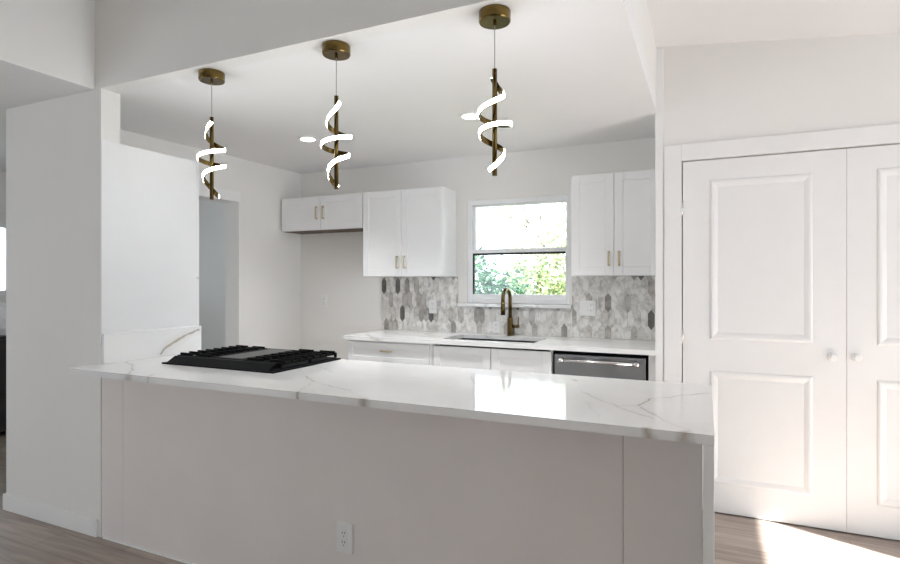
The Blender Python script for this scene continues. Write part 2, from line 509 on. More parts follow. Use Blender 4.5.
# kitchen ceiling, header, lower ceilings
mb = MB(); mb.box(-3.83, X_KR, 2.02, Y_BACK, H_C, H_C + .1); mb.box(X_KR, 3.35, Y_CLO + .12, Y_BACK, H_C, H_C + .1)
struct('ceiling', mb, M_CEIL)
struct('wall_header', B(-3.02, X_KR, Y_COL, 2.02, H_C, 3.4), M_WALL)
struct('wall_header_right', B(X_KR - .08, X_KR, 2.02, Y_CLO + .1, H_C + .1, 3.2), M_WALL)
struct('wall_header_left', B(-3.10, -3.02, Y_FW, Y_COL, H_C, 3.4), M_WALL)
mb = MB(); mb.box(-6.2, -3.10, Y_FW, 2.02, H_C, H_C + .1); mb.box(-6.2, -3.83, 2.02, 4.45, H_C, H_C + .1); mb.box(-3.10, -3.02, Y_FW, Y_COL, H_C - .001, H_C)
struct('ceiling_hall', mb, M_CEIL)
# vaulted ceiling of the main room
mb = MB(); mb.prism([(-3.08, vault(-3.08)), (3.35, vault(3.35)), (3.35, vault(3.35) + .15), (-3.08, vault(-3.08) + .15)], Y_FW - .1, Y_CLO + .12, 'XZ')
struct('ceiling_vault', mb, M_CEIL)

# closet wall with double-door opening
CX0, CX1, CZ = -.135, 1.54, 2.118
mb = MB()
mb.box(X_KR, CX0, Y_CLO, Y_CLO + .12, 0, 3.1); mb.box(CX1, X_RW, Y_CLO, Y_CLO + .12, 0, 3.1); mb.box(CX0, CX1, Y_CLO, Y_CLO + .12, CZ, 3.1)
struct('wall_closet', mb, M_WALL)
struct('wall_kitchen_right', B(X_KR, X_KR + .12, Y_CLO + .12, Y_BACK, 0, H_C), M_WALL)
struct('trim_2', B(X_KR - .006, X_KR + .040, Y_CLO - .010, Y_CLO + .04, 0, 2.82, bev=.003), M_TRIM)
mb = MB()
mb.box(CX0 - .10, CX0, Y_CLO - .014, Y_CLO, 0, CZ + .10, bev=.003); mb.box(CX0, CX1, Y_CLO - .014, Y_CLO, CZ, CZ + .10, bev=.003)
mb.box(CX1, CX1 + .10, Y_CLO - .014, Y_CLO, 0, CZ + .10, bev=.003)
struct('trim_3', mb, M_TRIM)
# black sheet added behind the doors, painting the shade in their gaps
struct('closet_gap_shade', B(CX0 - .02, CX1 + .02, Y_CLO + .13, Y_CLO + .15, 0, 2.3), M_DARK)

# right wall of the main room with a wide glazed opening; wall behind the camera has an added opening for fill light
GY0, GY1, GZ = 0.90, 2.47, 2.06
mb = MB()
mb.box(X_RW, X_RW + .15, GY1, 4.45, 0, 3.2); mb.box(X_RW, X_RW + .15, GY0, GY1, GZ, 3.2)
mb.box(X_RW, X_RW + .15, -3.1, GY0, 0, 3.2)
struct('wall_right', mb, M_WALL)
mb = MB()
mb.box(-6.2, -5.3, Y_FW - .1, Y_FW, 0, 3.4); mb.box(-3.3, 3.35, Y_FW - .1, Y_FW, 0, 3.5)
mb.box(-5.3, -3.3, Y_FW - .1, Y_FW, 0, .75); mb.box(-5.3, -3.3, Y_FW - .1, Y_FW, 2.1, 3.4)
struct('wall_front', mb, M_WALL)
# far left room
mb = MB()
LX = -6.1
mb.box(LX - .1, LX, -3.1, 2.3, 0, H_C); mb.box(LX - .1, LX, 3.9, 4.45, 0, H_C); mb.box(LX - .1, LX, 2.3, 3.9, 0, 1.25); mb.box(LX - .1, LX, 2.3, 3.9, 1.95, H_C)
mb.box(LX, -3.83, 4.4, 4.5, 0, H_C)
struct('wall_far_left', mb, M_WALL)
w2 = B(LX - .06, LX - .02, 2.3, 2.35, 1.25, 1.95)
w2.box(LX - .06, LX - .02, 3.85, 3.9, 1.25, 1.95); w2.box(LX - .06, LX - .02, 2.35, 3.85, 1.25, 1.30); w2.box(LX - .06, LX - .02, 2.35, 3.85, 1.90, 1.95)
w2.box(LX - .06, LX - .02, 3.08, 3.12, 1.30, 1.90)
win2 = struct('window_2', w2, M_VINYL)
g = B(LX - .045, LX - .04, 2.35, 3.85, 1.30, 1.90).build('pane', M_GLASS, win2)
portal('portal_glazed_door', (X_RW + .1, (GY0 + GY1) / 2, GZ / 2), (-1, 0, 0), GY1 - GY0, GZ)
portal('portal_added_opening', (-4.3, Y_FW - .06, 1.425), (0, 1, 0), 2.0, 1.35)  # unseen opening added behind the camera to light column and peninsula
portal('portal_kitchen_window', ((WX0 + WX1) / 2, 4.40, (WZ0 + WZ1) / 2), (0, -1, 0), WX1 - WX0, WZ1 - WZ0)
portal('portal_far_window', (LX - .08, 3.1, 1.6), (1, 0, 0), 1.6, .7)

# baseboard on the column
mb = B(-3.872, X_COL - .02, Y_COL - .014, Y_COL, 0, .097, bev=.003); mb.box(-3.872, -3.86, Y_COL, 2.05, 0, .097)
struct('baseboard_left', mb, M_TRIM)

# ---------------------------------------------------------------- kitchen window
win = thing('window_1', None, None, ((WX0 + WX1) / 2, Y_BACK + .06, WZ0)); win['kind'] = 'structure'
yf0, yf1 = Y_BACK + .012, Y_BACK + .09
mb = MB()
mb.box(WX0, WX0 + .038, yf0, yf1, WZ0, WZ1, bev=.003); mb.box(WX1 - .022, WX1, yf0, yf1, WZ0, WZ1, bev=.003)
mb.box(WX0 + .038, WX1 - .022, yf0, yf1, WZ1 - .040, WZ1, bev=.003); mb.box(WX0 + .038, WX1 - .022, yf0, yf1, WZ0, WZ0 + .03, bev=.003)
mb.build('window_frame', M_VINYL, win)
up = MB(); ZM = 1.63
ux0, ux1 = WX0 + .038, WX1 - .022
up.box(ux0, ux0 + .022, yf0 + .03, yf1 - .01, ZM, WZ1 - .026, bev=.002); up.box(ux1 - .012, ux1, yf0 + .03, yf1 - .01, ZM, WZ1 - .026, bev=.002)
up.box(ux0, ux1, yf0 + .03, yf1 - .01, WZ1 - .052, WZ1 - .038, bev=.002); up.box(ux0, ux1, yf0 + .03, yf1 - .01, ZM - .01, ZM + .02, bev=.002)
us = up.build('upper_sash', M_VINYL, win); B(ux0, ux1, yf0 + .05, yf0 + .054, ZM, WZ1 - .026).build('pane', M_GLASS, us)
lo = MB()
lo.box(ux0 - .02, ux0 + .010, yf0 - .004, yf0 + .03, WZ0 + .03, ZM + .02, bev=.002); lo.box(ux1 - .010, ux1, yf0 - .004, yf0 + .03, WZ0 + .03, ZM + .02, bev=.002)
lo.box(ux0 + .01, ux1 - .01, yf0 - .004, yf0 + .03, ZM - .012, ZM + .02, bev=.002); lo.box(ux0 + .01, ux1 - .01, yf0 - .004, yf0 + .03, WZ0 + .03, WZ0 + .075, bev=.002)
ls = lo.build('lower_sash', M_VINYL, win); B(ux0, ux1 - .005, yf0 + .012, yf0 + .016, WZ0 + .05, ZM).build('pane', M_GLASS, ls)
gk = MB(); gk.box(ux0 + .010, ux0 + .021, yf0 + .002, yf0 + .024, WZ0 + .075, ZM - .012); gk.box(ux0 + .021, ux1 - .01, yf0 + .002, yf0 + .024, ZM - .028, ZM - .012)
gk.build('gasket', M_GASKET, ls)
B(-1.890, -.937, Y_BACK - .035, yf0 + .01, 1.176, WZ0, bev=.003).build('window_sill', M_QUARTZ2, win)

# ---------------------------------------------------------------- outside greenery
def shrub(name, label, cat, c, rad, n, m, leaf, seed, trunk=True):
    rnd = random.Random(seed)
    t = thing(name, label, cat, (c[0], c[1], -.15), 'greenery outside the window')
    vs, fs = [], []
    for i in range(n):
        u = Vector((rnd.gauss(0, 1), rnd.gauss(0, 1), rnd.gauss(0, 1))).normalized()
        r = rnd.random() ** .45
        lump = 1 + .22 * math.sin(5 * u.x + seed) * math.cos(4 * u.z + seed) + .12 * math.sin(11 * u.y)
        p = Vector((c[0] + u.x * rad[0] * r * lump, c[1] + u.y * rad[1] * r * lump, c[2] + u.z * rad[2] * r * lump))
        if p.z < -.1: continue
        d = Vector((rnd.gauss(0, 1), rnd.gauss(0, 1), rnd.gauss(0, .7))).normalized()
        s = d.cross(Vector((rnd.gauss(0, 1), rnd.gauss(0, 1), rnd.gauss(0, 1)))).normalized(); nn = d.cross(s)
        l = leaf * rnd.uniform(.6, 1.3); w = l * .45; k = len(vs)
        for q in (p, p + d * l * .5 + s * w * .5 + nn * l * .08, p + d * l, p + d * l * .5 - s * w * .5 + nn * l * .08):
            vs.append(q - Vector((c[0], c[1], -.15)))
        fs += [(k, k + 1, k + 2), (k, k + 2, k + 3)]
    me = bpy.data.meshes.new('foliage'); me.from_pydata(vs, [], fs); me.materials.append(m)
    o = bpy.data.objects.new('foliage', me); C.objects.link(o); o.parent = t
    if trunk:
        mb = MB()
        for i in range(7):
            a = rnd.uniform(0, 6.28); e = Vector((c[0] + math.cos(a) * rad[0] * .6, c[1] + math.sin(a) * rad[1] * .6, c[2] + rad[2] * rnd.uniform(0, .6)))
            b0 = Vector((c[0] + math.cos(a) * .06, c[1] + math.sin(a) * .06, -.16))
            mid = (b0 + e) / 2 + Vector((rnd.uniform(-.1, .1), rnd.uniform(-.1, .1), .1))
            mb.tube([b0, mid, e], [.03, .02, .006], 6)
        mb.build('branches', M_BARK, t)
    return t


shrub('shrub', 'dark green leafy shrub outside, filling the left of the lower window pane', 'shrub', (-2.95, 7.6, .75), (.62, .6, 1.02), 5200, M_LEAF_D, .10, 3)
shrub('shrub', 'yellow-green bush outside, in the middle of the lower window pane', 'shrub', (-2.6, 9.1, .8), (.8, .6, 1.0), 3600, M_LEAF_Y, .12, 9)
shrub('shrub', 'pale sunlit bush outside, at the right of the lower window pane', 'shrub', (-2.3, 10.9, 1.25), (1.3, .5, 1.6), 6000, M_LEAF_P, .13, 21)
shrub('shrub', 'low dark bush outside, below the middle of the window', 'shrub', (-2.0, 6.3, .5), (.35, .3, .72), 2400, M_LEAF_D, .09, 33)


def tree(label, c, seed):
    rnd = random.Random(seed)
    t = thing('tree', label, 'tree', (c[0], c[1], -.15), 'greenery outside the window')
    mb = MB(); tips = []

    def grow(p, d, l, r, depth):
        e = p + d * l
        mb.tube([p, (p + e) / 2 + Vector((rnd.uniform(-.04, .04), 0, rnd.uniform(-.04, .04))) * l, e], [r, r * .8, r * .6], 6)
        if depth == 0: tips.append(e); return
        for k in range(3):
            nd = (d + Vector((rnd.uniform(-.8, .8), rnd.uniform(-.6, .6), rnd.uniform(-.35, .4)))).normalized()
            grow(e, nd, l * .68, r * .6, depth - 1)
    grow(Vector((c[0], c[1], -.16)), Vector((-.05, 0, 1)), 1.5, .07, 4)
    mb.build('branches', M_BARK, t)
    vs, fs = [], []
    for e in tips:
        for k in range(14):
            p = e + Vector((rnd.gauss(0, .12), rnd.gauss(0, .12), rnd.gauss(0, .10)))
            d = Vector((rnd.gauss(0, 1), rnd.gauss(0, 1), rnd.gauss(0, 1))).normalized(); s = d.orthogonal().normalized(); n0 = len(vs)
            l = .09
            for q in (p, p + d * l * .5 + s * l * .25, p + d * l, p + d * l * .5 - s * l * .25): vs.append(q - Vector((c[0], c[1], -.15)))
            fs += [(n0, n0 + 1, n0 + 2), (n0, n0 + 2, n0 + 3)]
    me = bpy.data.meshes.new('foliage'); me.from_pydata(vs, [], fs); me.materials.append(M_LEAF_P)
    o = bpy.data.objects.new('foliage', me); C.objects.link(o); o.parent = t


tree('thin sunlit tree outside with branches across the upper window pane', (-3.6, 13.6, 0), 5)


# ---------------------------------------------------------------- cabinets
def pull(parent, x, y, z, length=.095, vertical=True, name='handle', m=None):
    """arched bar pull standing on plane Y=y towards -Y"""
    mb = MB(); h = length / 2; so = .028
    if vertical:
        mb.box(x - .006, x + .006, y - so, y - so + .009, z - h, z + h, bev=.003)
        for s in (-1, 1): mb.box(x - .006, x + .006, y - so + .004, y, z + s * (h - .007) - .006, z + s * (h - .007) + .006, bev=.002)
    else:
        mb.box(x - h, x + h, y - so, y - so + .009, z - .006, z + .006, bev=.003)
        for s in (-1, 1): mb.box(x + s * (h - .007) - .006, x + s * (h - .007) + .006, y - so + .004, y, z - .006, z + .006, bev=.002)
    return mb.build(name, m or M_BRASS, parent)


def shaker(name, parent, x0, x1, z0, z1, yfront, m=M_CAB, rail=.058, rec=.007, th=.02):
    mb = MB(); y1 = yfront + th
    mb.box(x0, x0 + rail, yfront, y1, z0, z1, bev=.0015, seg=1); mb.box(x1 - rail, x1, yfront, y1, z0, z1, bev=.0015, seg=1)
    mb.box(x0 + rail, x1 - rail, yfront, y1, z0, z0 + rail, bev=.0015, seg=1); mb.box(x0 + rail, x1 - rail, yfront, y1, z1 - rail, z1, bev=.0015, seg=1)
    mb.box(x0 + rail - .003, x1 - rail + .003, yfront + rec, y1 - .002, z0 + rail - .003, z1 - rail + .003)
    return mb.build(name, m, parent)


YU = Y_BACK - .28     # front plane of the upper doors
ZU0, ZU1 = 1.4256, 2.1446


def upper(label, x0, x1, z0, z1, handle_dx=.035, handle_z=.118, hl=.105):
    t = thing('wall_cabinet', label, 'cabinet', ((x0 + x1) / 2, Y_BACK - .16, z0), 'white wall cabinets')
    B(x0, x1, YU + .022, Y_BACK - .002, z0, z1, bev=.001, seg=1).build('body', M_CAB, t)
    xm = (x0 + x1) / 2
    d = shaker('door', t, x0 + .002, xm - .002, z0 + .002, z1 - .002, YU); pull(d, xm - handle_dx, YU, z0 + handle_z, hl)
    d = shaker('door', t, xm + .002, x1 - .002, z0 + .002, z1 - .002, YU); pull(d, xm + handle_dx, YU, z0 + handle_z, hl)
    return t


sc_ = upper('short white two-door wall cabinet high over the empty fridge space', -3.549, -2.667, 1.844, ZU1, .036, .150, .115)
B(-3.545, -2.671, YU + .03, Y_BACK - .004, 1.8405, 1.8438).build('underside', M_UNDER, sc_)  # thin sheet, darker and browner than the cabinet body
upper('white two-door wall cabinet between the short cabinet and the window', -2.661, -1.912, ZU0, ZU1)
upper('white two-door wall cabinet to the right of the window', -.883, X_KR - .002, ZU0, ZU1)
# base run
YB = 3.69; ZB1 = .921; Z_BC = .955


def base_body(t, x0, x1):
    B(x0, x1, YB + .022, Y_BACK - .002, .10, ZB1).build('body', M_CAB, t)
    B(x0 + .01, x1 - .01, YB + .08, YB + .10, 0, .10).build('toe_kick', M_CAB, t)


t = thing('base_cabinet', 'white base cabinet with a brass-pull drawer at the left end of the back counter', 'cabinet', (-2.22, 3.97, 0), 'white base cabinets')
base_body(t, -2.60, -1.8425)
d = shaker('drawer', t, -2.596, -1.872, .755, .908, YB, rail=.045); pull(d, -2.235, YB, .846, .10, False)
d = shaker('door', t, -2.596, -2.236, .11, .749, YB); pull(d, -2.265, YB, .64)
d = shaker('door', t, -2.232, -1.872, .11, .749, YB); pull(d, -2.203, YB, .64)
B(-1.868, -1.8425, YB + .004, YB + .022, .11, .910).build('filler_strip', M_CAB, t)
t = thing('base_cabinet', 'white two-door sink base cabinet under the back window', 'cabinet', (-1.382, 3.97, 0), 'white base cabinets')
mb = B(-1.840, -1.836, YB + .022, Y_BACK - .002, .10, ZB1); mb.box(-.962, -.944, YB + .022, Y_BACK - .002, .10, ZB1)
mb.box(-1.836, -.962, YB + .022, Y_BACK - .002, .10, .118); mb.box(-1.836, -.962, Y_BACK - .012, Y_BACK - .002, .118, ZB1)
mb.build('body', M_CAB, t); B(-1.812, -.954, YB + .08, YB + .10, 0, .10).build('toe_kick', M_CAB, t)
d = shaker('door', t, -1.836, -1.386, .11, .908, YB); pull(d, -1.414, YB, .6)
d = shaker('door', t, -1.380, -.948, .11, .908, YB); pull(d, -1.352, YB, .6)
tag(B(-.328, -.284, YB + .01, Y_BACK - .002, 0, ZB1).build('filler_panel', M_CAB), 'narrow white filler panel between the dishwasher and the closet corner', 'panel')

# dishwasher
dw = thing('dishwasher', 'dark stainless dishwasher with a long steel bar handle under the back counter', 'dishwasher', (-.63, 3.97, 0))
B(-.938, -.332, YB + .03, Y_BACK - .03, .02, ZB1 - .002).build('tub', M_BLACK, dw)
B(-.926, -.345, YB, YB + .028, .11, .897, bev=.004).build('door', M_STEEL, dw)
h = MB(); h.tube([(-.888, YB - .045, .862), (-.384, YB - .045, .862)], .0105, 14)
for x in (-.872, -.400):
    h.tube([(x, YB - .045, .862), (x, YB + .004, .872)], .009, 10)
h.build('handle', M_CHROME, dw)
for x0, x1 in ((-.892, -.858), (-.414, -.380)):
    MB().tube([(x0, YB - .045, .862), (x1, YB - .045, .862)], .0135, 14).build('handle_end', M_CHROME, dw)
B(-.926, -.345, YB + .06, YB + .08, .02, .10).build('kick_plate', M_BLACK, dw)

# back counter with sink cut-out
SX0, SX1, SY0, SY1 = -1.80, -1.09, 3.765, 4.165
mb = MB(); zc0 = ZB1 + .003
mb.box(-2.612, SX0, YB - .028, Y_BACK - .006, zc0, Z_BC); mb.box(SX1, X_KR - .002, YB - .028, Y_BACK - .006, zc0, Z_BC)
mb.box(SX0, SX1, YB - .028, SY0, zc0, Z_BC); mb.box(SX0, SX1, SY1, Y_BACK - .006, zc0, Z_BC)
bc = mb.build('back_countertop', M_QUARTZ2); tag(bc, 'white quartz countertop along the back wall under the window', 'countertop')
sk = MB(); zs = zc0 - .0005
sk.box(SX0 - .012, SX0, SY0 - .012, SY1 + .012, .70, zs); sk.box(SX1, SX1 + .012, SY0 - .012, SY1 + .012, .70, zs)
sk.box(SX0, SX1, SY0 - .012, SY0, .70, zs); sk.box(SX0, SX1, SY1, SY1 + .012, .70, zs); sk.box(SX0, SX1, SY0, SY1, .70, .712)
snk = sk.build('sink', M_SINK); tag(snk, 'dark steel undermount sink sunk in the back counter below the faucet', 'sink')
MB().lathe([(0, .7135), (.04, .7135), (.045, .715), (.045, .712), (0, .712)], ((SX0 + SX1) / 2, (SY0 + SY1) / 2, 0)).build('drain', M_CHROME, snk)

# faucet
FX, FY = -1.415, 4.215
f = thing('faucet', 'bronze gooseneck kitchen faucet with a side lever, standing behind the sink', 'faucet', (FX, FY, Z_BC))
mb = MB(); mb.lathe([(0, 0), (.027, 0), (.027, .006), (.022, .012), (.022, .13), (.019, .14), (0, .14)], (FX, FY, Z_BC)); mb.build('base', M_BRONZE, f)
pts = [(FX, FY, Z_BC + .135), (FX, FY, Z_BC + .295)]
R = .075
for k in range(1, 13):
    a = math.pi * k / 12
    pts.append((FX - .05 * (R - R * math.cos(a)), FY - .99 * (R - R * math.cos(a)), Z_BC + .295 + R * math.sin(a)))
e = pts[-1]; pts.append((e[0], e[1], e[2] - .02))
MB().tube(pts, .014, 14).build('neck', M_BRONZE, f)
mb = MB(); mb.tube([(e[0], e[1], e[2] - .018), (e[0], e[1], e[2] - .06), (e[0], e[1], e[2] - .125)], [.016, .0175, .0185], 14); mb.build('spray_head', M_BRONZE, f)
mb = MB(); mb.tube([(FX + .015, FY, Z_BC + .075), (FX + .075, FY, Z_BC + .075)], .012, 12); mb.tube([(FX + .066, FY, Z_BC + .075), (FX + .072, FY - .01, Z_BC + .15)], [.006, .0045], 10)
mb.build('lever', M_BRONZE, f)

# ---------------------------------------------------------------- picket tile backsplash
def clip(poly, x0, x1, z0, z1):
    def cl(P, f, inter):
        out = []
        for i in range(len(P)):
            a, b = P[i], P[(i + 1) % len(P)]
            if f(a): out.append(a)
            if f(a) != f(b): out.append(inter(a, b))
        return out
    ix = lambda c: (lambda a, b: (c, a[1] + (b[1] - a[1]) * (c - a[0]) / (b[0] - a[0])))
    iz = lambda c: (lambda a, b: (a[0] + (b[0] - a[0]) * (c - a[1]) / (b[1] - a[1]), c))
    for f_, i_ in ((lambda p: p[0] >= x0, ix(x0)), (lambda p: p[0] <= x1, ix(x1)), (lambda p: p[1] >= z0, iz(z0)), (lambda p: p[1] <= z1, iz(z1))):
        if poly: poly = cl(poly, f_, i_)
    return poly


SPX0 = -2.64
regions = [(SPX0, -1.894, Z_BC + .001, 1.424), (-1.894, -.934, Z_BC + .001, 1.174), (-.934, X_KR - .004, Z_BC + .001, 1.424)]
bs = thing('backsplash', 'grey and white marble picket-tile backsplash behind the sink', 'backsplash', (-1.46, Y_BACK - .005, Z_BC))
mb = MB()
for x0, x1, z0, z1 in regions: mb.box(x0, x1, Y_BACK - .0055, Y_BACK - .0005, z0, z1)
mb.build('grout', M_GROUT, bs)
TW, TH, TP, GAP = .047, .150, .030, .0010
mb = MB()
for r in range(-1, 6):
    for c in range(0, 54):
        cx = SPX0 + c * TW + (TW / 2 if r % 2 else 0); cz = Z_BC + .03 + r * (TH - TP)
        hw, hh = TW / 2 - GAP, TH / 2 - GAP
        poly = [(cx, cz - hh), (cx + hw, cz - hh + TP), (cx + hw, cz + hh - TP), (cx, cz + hh), (cx - hw, cz + hh - TP), (cx - hw, cz - hh + TP)]
        for (x0, x1, z0, z1) in regions:
            p = clip(poly, x0, x1, z0, z1)
            q = []
            for a in p:
                if not q or (abs(a[0] - q[-1][0]) + abs(a[1] - q[-1][1])) > 1e-5: q.append(a)
            if len(q) > 2: mb.prism(q, Y_BACK - .0085, Y_BACK - .005, 'XZ')
tl = mb.build('tiles', M_TILE, bs)


# ---------------------------------------------------------------- outlets
def duplex(t, x, y, z, m=M_PLATE):
    mb = B(x - .017, x + .017, y - .0035, y, z - .034, z + .034, bev=.001, seg=1); mb.build('receptacle', m, t)
    s = MB()
    for dz in (-.019, .019):
        for dx in (-.006, .006): s.box(x + dx - .0012, x + dx + .0012, y - .0042, y - .003, z + dz, z + dz + .009)
        s.box(x - .002, x + .002, y - .0042, y - .003, z + dz - .011, z + dz - .007)
    s.build('slots', M_SLOT, t)


def outlet(label, x, y, z, w=.072, hgt=.117, kind='duplex', th=.006):
    t = thing('wall_outlet', label, 'outlet', (x, y, z - hgt / 2), 'wall outlets')
    B(x - w / 2, x + w / 2, y - th, y, z - hgt / 2, z + hgt / 2, bev=.002).build('plate', M_PLATE, t)
    if kind == 'double':
        duplex(t, x + .024, y - th, z)
        B(x - .041, x - .007, y - th - .003, y - th, z - .033, z + .033, bev=.001, seg=1).build('rocker', M_PLATE, t)
    else: duplex(t, x, y - th, z)
    return t


YS = Y_BACK - .0085
outlet('white outlet on the tile backsplash under the left wall cabinet', -2.127, YS, 1.17)
outlet('wide white switch and outlet plate on the tile right of the window', -.812, YS, 1.182, .125, .117, 'double')
outlet('white outlet low on the tile between the faucet and the sink end', -1.549, YS, 1.01, .06, .095)
outlet('white outlet on the bare wall of the empty fridge space', -3.28, Y_BACK, 1.2)
outlet('white outlet low on the front of the peninsula', -1.376, Y_COL, .308, .078, .125, th=.012)

# ---------------------------------------------------------------- tall pantry cabinet
pc = thing('pantry_cabinet', 'tall white pantry cabinet seen side-on behind the column', 'cabinet', (-3.32, 2.31, 0))
B(-3.645, X_COL, 2.0505, 2.556, .09, 2.15).build('body', M_CAB, pc)
tag(B(X_COL + .0003, X_COL + .004, Y_COL + .002, 2.556, 1.0983, 2.15).build('cover_panel', M_CAB), 'smooth white cover panel on the pantry side above the quartz upstand', 'panel')
B(-3.64, X_COL - .01, 2.06, 2.50, 0, .09).build('toe_kick', M_CAB, pc)
B(-3.642, X_COL - .0005, 2.560, 2.582, .10, 1.403, bev=.0015, seg=1).build('door', M_CAB, pc)
B(-3.642, X_COL - .0005, 2.560, 2.582, 1.409, 2.148, bev=.0015, seg=1).build('door', M_CAB, pc)

# ---------------------------------------------------------------- peninsula
YF, YR = 1.785, 2.650
XL, XR = -2.968, .022
TS = .030
pn = thing('peninsula', 'long white-painted kitchen peninsula base with flat front panels', 'cabinet', (-1.5, 2.3, 0))
seams = [-2.966, -2.79, -.253, -.010]
for a, b_ in zip(seams[:-1], seams[1:]):
    B(a + .0008, b_ - .0008, Y_COL, Y_COL + .018, .002, Z_CT - TS - .001, bev=.0008, seg=1).build('front_panel', M_PAN, pn)
B(-2.966, -.014, Y_COL + .019, 2.60, .09, Z_CT - TS - .001).build('carcass', M_CAB, pn)
B(-2.966, -.014, Y_COL + .03, 2.54, 0, .09).build('plinth', M_CAB, pn)
B(-2.95, -.016, Y_COL - .006, Y_COL, .0, .010, bev=.001, seg=1).build('shoe_strip', M_TRIM, pn)
for k in range(4):
    x0 = -1.86 + k * .46
    mb = B(x0, x0 + .455, 2.60, 2.62, .11, .895, bev=.0015, seg=1); mb.build('door', M_CAB, pn)
ct = thing('peninsula_countertop', 'white quartz peninsula countertop with brown-grey veins and a waterfall right end', 'countertop', (-1.5, 2.24, 0))
MB().prism([(-2.995, YF), (XR, YF), (XR, YR), (XL, YR), (XL, 1.9385), (-2.995, 1.9385)], Z_CT - TS, Z_CT, 'XY').build('slab', M_QUARTZ, ct)
B(XR - TS, XR, YF, YR, 0, Z_CT - TS - .0005, bev=.0012).build('waterfall_end', M_QUARTZ, ct)
up_ = tag(B(X_COL + .0005, X_COL + .020, Y_COL + .004, 2.582, Z_CT + .0005, 1.098, bev=.001).build('quartz_upstand', M_QUARTZ3),
    'short white quartz upstand with one dark vein against the pantry side', 'upstand')

# ---------------------------------------------------------------- gas cooktop
GX0, GX1, GY_0, GY_1 = -2.690, -1.905, 2.090, 2.640
z0 = Z_CT
ck = thing('gas_cooktop', 'black gas cooktop with cast iron grates set in the peninsula', 'cooktop', ((GX0 + GX1) / 2, 2.4, z0))
mb = B(GX0, GX1, GY_0, GY_1, z0 + .0005, z0 + .008, bev=.002); mb.box(GX0 + .02, GX1 - .02, GY_0 + .03, GY_1 - .02, z0 + .008, z0 + .014, bev=.003)
mb.build('deck', M_BLACK, ck)
mb = MB(); mb.prism([(GY_0 + .006, z0 + .008), (GY_0 + .060, z0 + .038), (GY_0 + .085, z0 + .038), (GY_0 + .085, z0 + .008)], GX0 + .03, GX1 - .04, 'YZ')
mb.build('rear_trim', M_BLACK, ck)
# four burners
for bx in (-2.53, -2.08):
    for by in (2.27, 2.53):
        bo = MB().lathe([(0, 0), (.048, 0), (.048, .010), (.030, .012), (0, .012)], (bx, by, z0 + .013), seg=24).build('burner', M_STEEL, ck)
        MB().lathe([(0, .0), (.036, .0), (.036, .006), (.03, .009), (0, .009)], (bx, by, z0 + .025), seg=24).build('burner_cap', M_IRON, bo)
# grates: left and right, with a flat griddle plate between
zt = z0 + .044


def grate(x0, x1):
    mb = MB(); y0, y1 = GY_0 + .075, GY_1 - .012; w = .012
    for x in (x0, x1 - w): mb.box(x, x + w, y0, y1, zt - .016, zt - .003, bev=.002)
    for y in (y0, y1 - w): mb.box(x0, x1, y, y + w, zt - .016, zt - .003, bev=.002)
    n = 8
    for k in range(n):
        y = y0 + .03 + (y1 - y0 - .06) * k / (n - 1)
        mb.box(x0 - .006, x0 + (x1 - x0) * .40, y - .007, y + .007, zt - .012, zt + .008, bev=.003)
        mb.box(x0 + (x1 - x0) * .60, x1 + .006, y - .007, y + .007, zt - .012, zt + .008, bev=.003)
    mb.box((x0 + x1) / 2 - .006, (x0 + x1) / 2 + .006, y0, y1, zt - .014, zt - .003, bev=.002)
    for x in (x0, x1 - w):
        for y in (y0, (y0 + y1) / 2 - w / 2, y1 - w): mb.box(x, x + w, y, y + w, z0 + .013, zt - .01)
    return mb.build('grate', M_IRON, ck)


grate(GX0 + .03, -2.445); grate(-2.165, GX1 - .02)
mb = B(-2.435, -2.175, GY_0 + .085, GY_1 - .014, zt - .018, zt - .004, bev=.003)
for x in (-2.43, -2.19):
    for y in (GY_0 + .10, GY_1 - .04): mb.box(x, x + .012, y, y + .012, z0 + .013, zt - .015)
mb.build('griddle', M_IRON, ck)
B(-2.385, -2.225, GY_0 + .11, GY_1 - .04, zt - .005, zt - .0025, bev=.001, seg=1).build('griddle_plate', M_GRIDDLE, ck)


# ---------------------------------------------------------------- closet double doors
def closet_door(n, x0, x1, knob_x, hinge):
    t = thing('door_%d' % n, None, None, ((x0 + x1) / 2, Y_CLO + .02, 0)); t['kind'] = 'structure'
    zb, ztop = .007, CZ - .006
    slab = B(x0, x1, Y_CLO + .004, Y_CLO + .040, zb, ztop, bev=.002)
    prof = [(0, 0), (.005, .007), (.012, .0095), (.022, .008), (.038, .002), (.042, 0)]
    cx0, cx1 = x0 + (.15 if n == 1 else .135), x1 - .157
    slab.ringpanel(cx0, cx1, 1.038, 1.990, Y_CLO + .004, prof)
    slab.ringpanel(cx0, cx1, .178, .850, Y_CLO + .004, prof)
    slab.build('slab', M_DOOR, t)
    k = MB(); k.lathe([(0, -.036), (.014, -.035), (.021, -.028), (.020, -.021), (.010, -.014), (.010, -.006), (.024, -.004), (.025, 0), (0, 0)], (knob_x, Y_CLO + .004, .968), axis='Y', seg=24)
    k.build('knob', M_TRIM, t)
    for hz in (1.83, 1.05, .25):
        MB().tube([(hinge, Y_CLO - .002, hz - .045), (hinge, Y_CLO - .002, hz + .045)], .006, 10).build('hinge', M_CHROME, t)


closet_door(1, -.129, .7000, .637, -.131)
closet_door(2, .7012, 1.534, .745, 1.537)

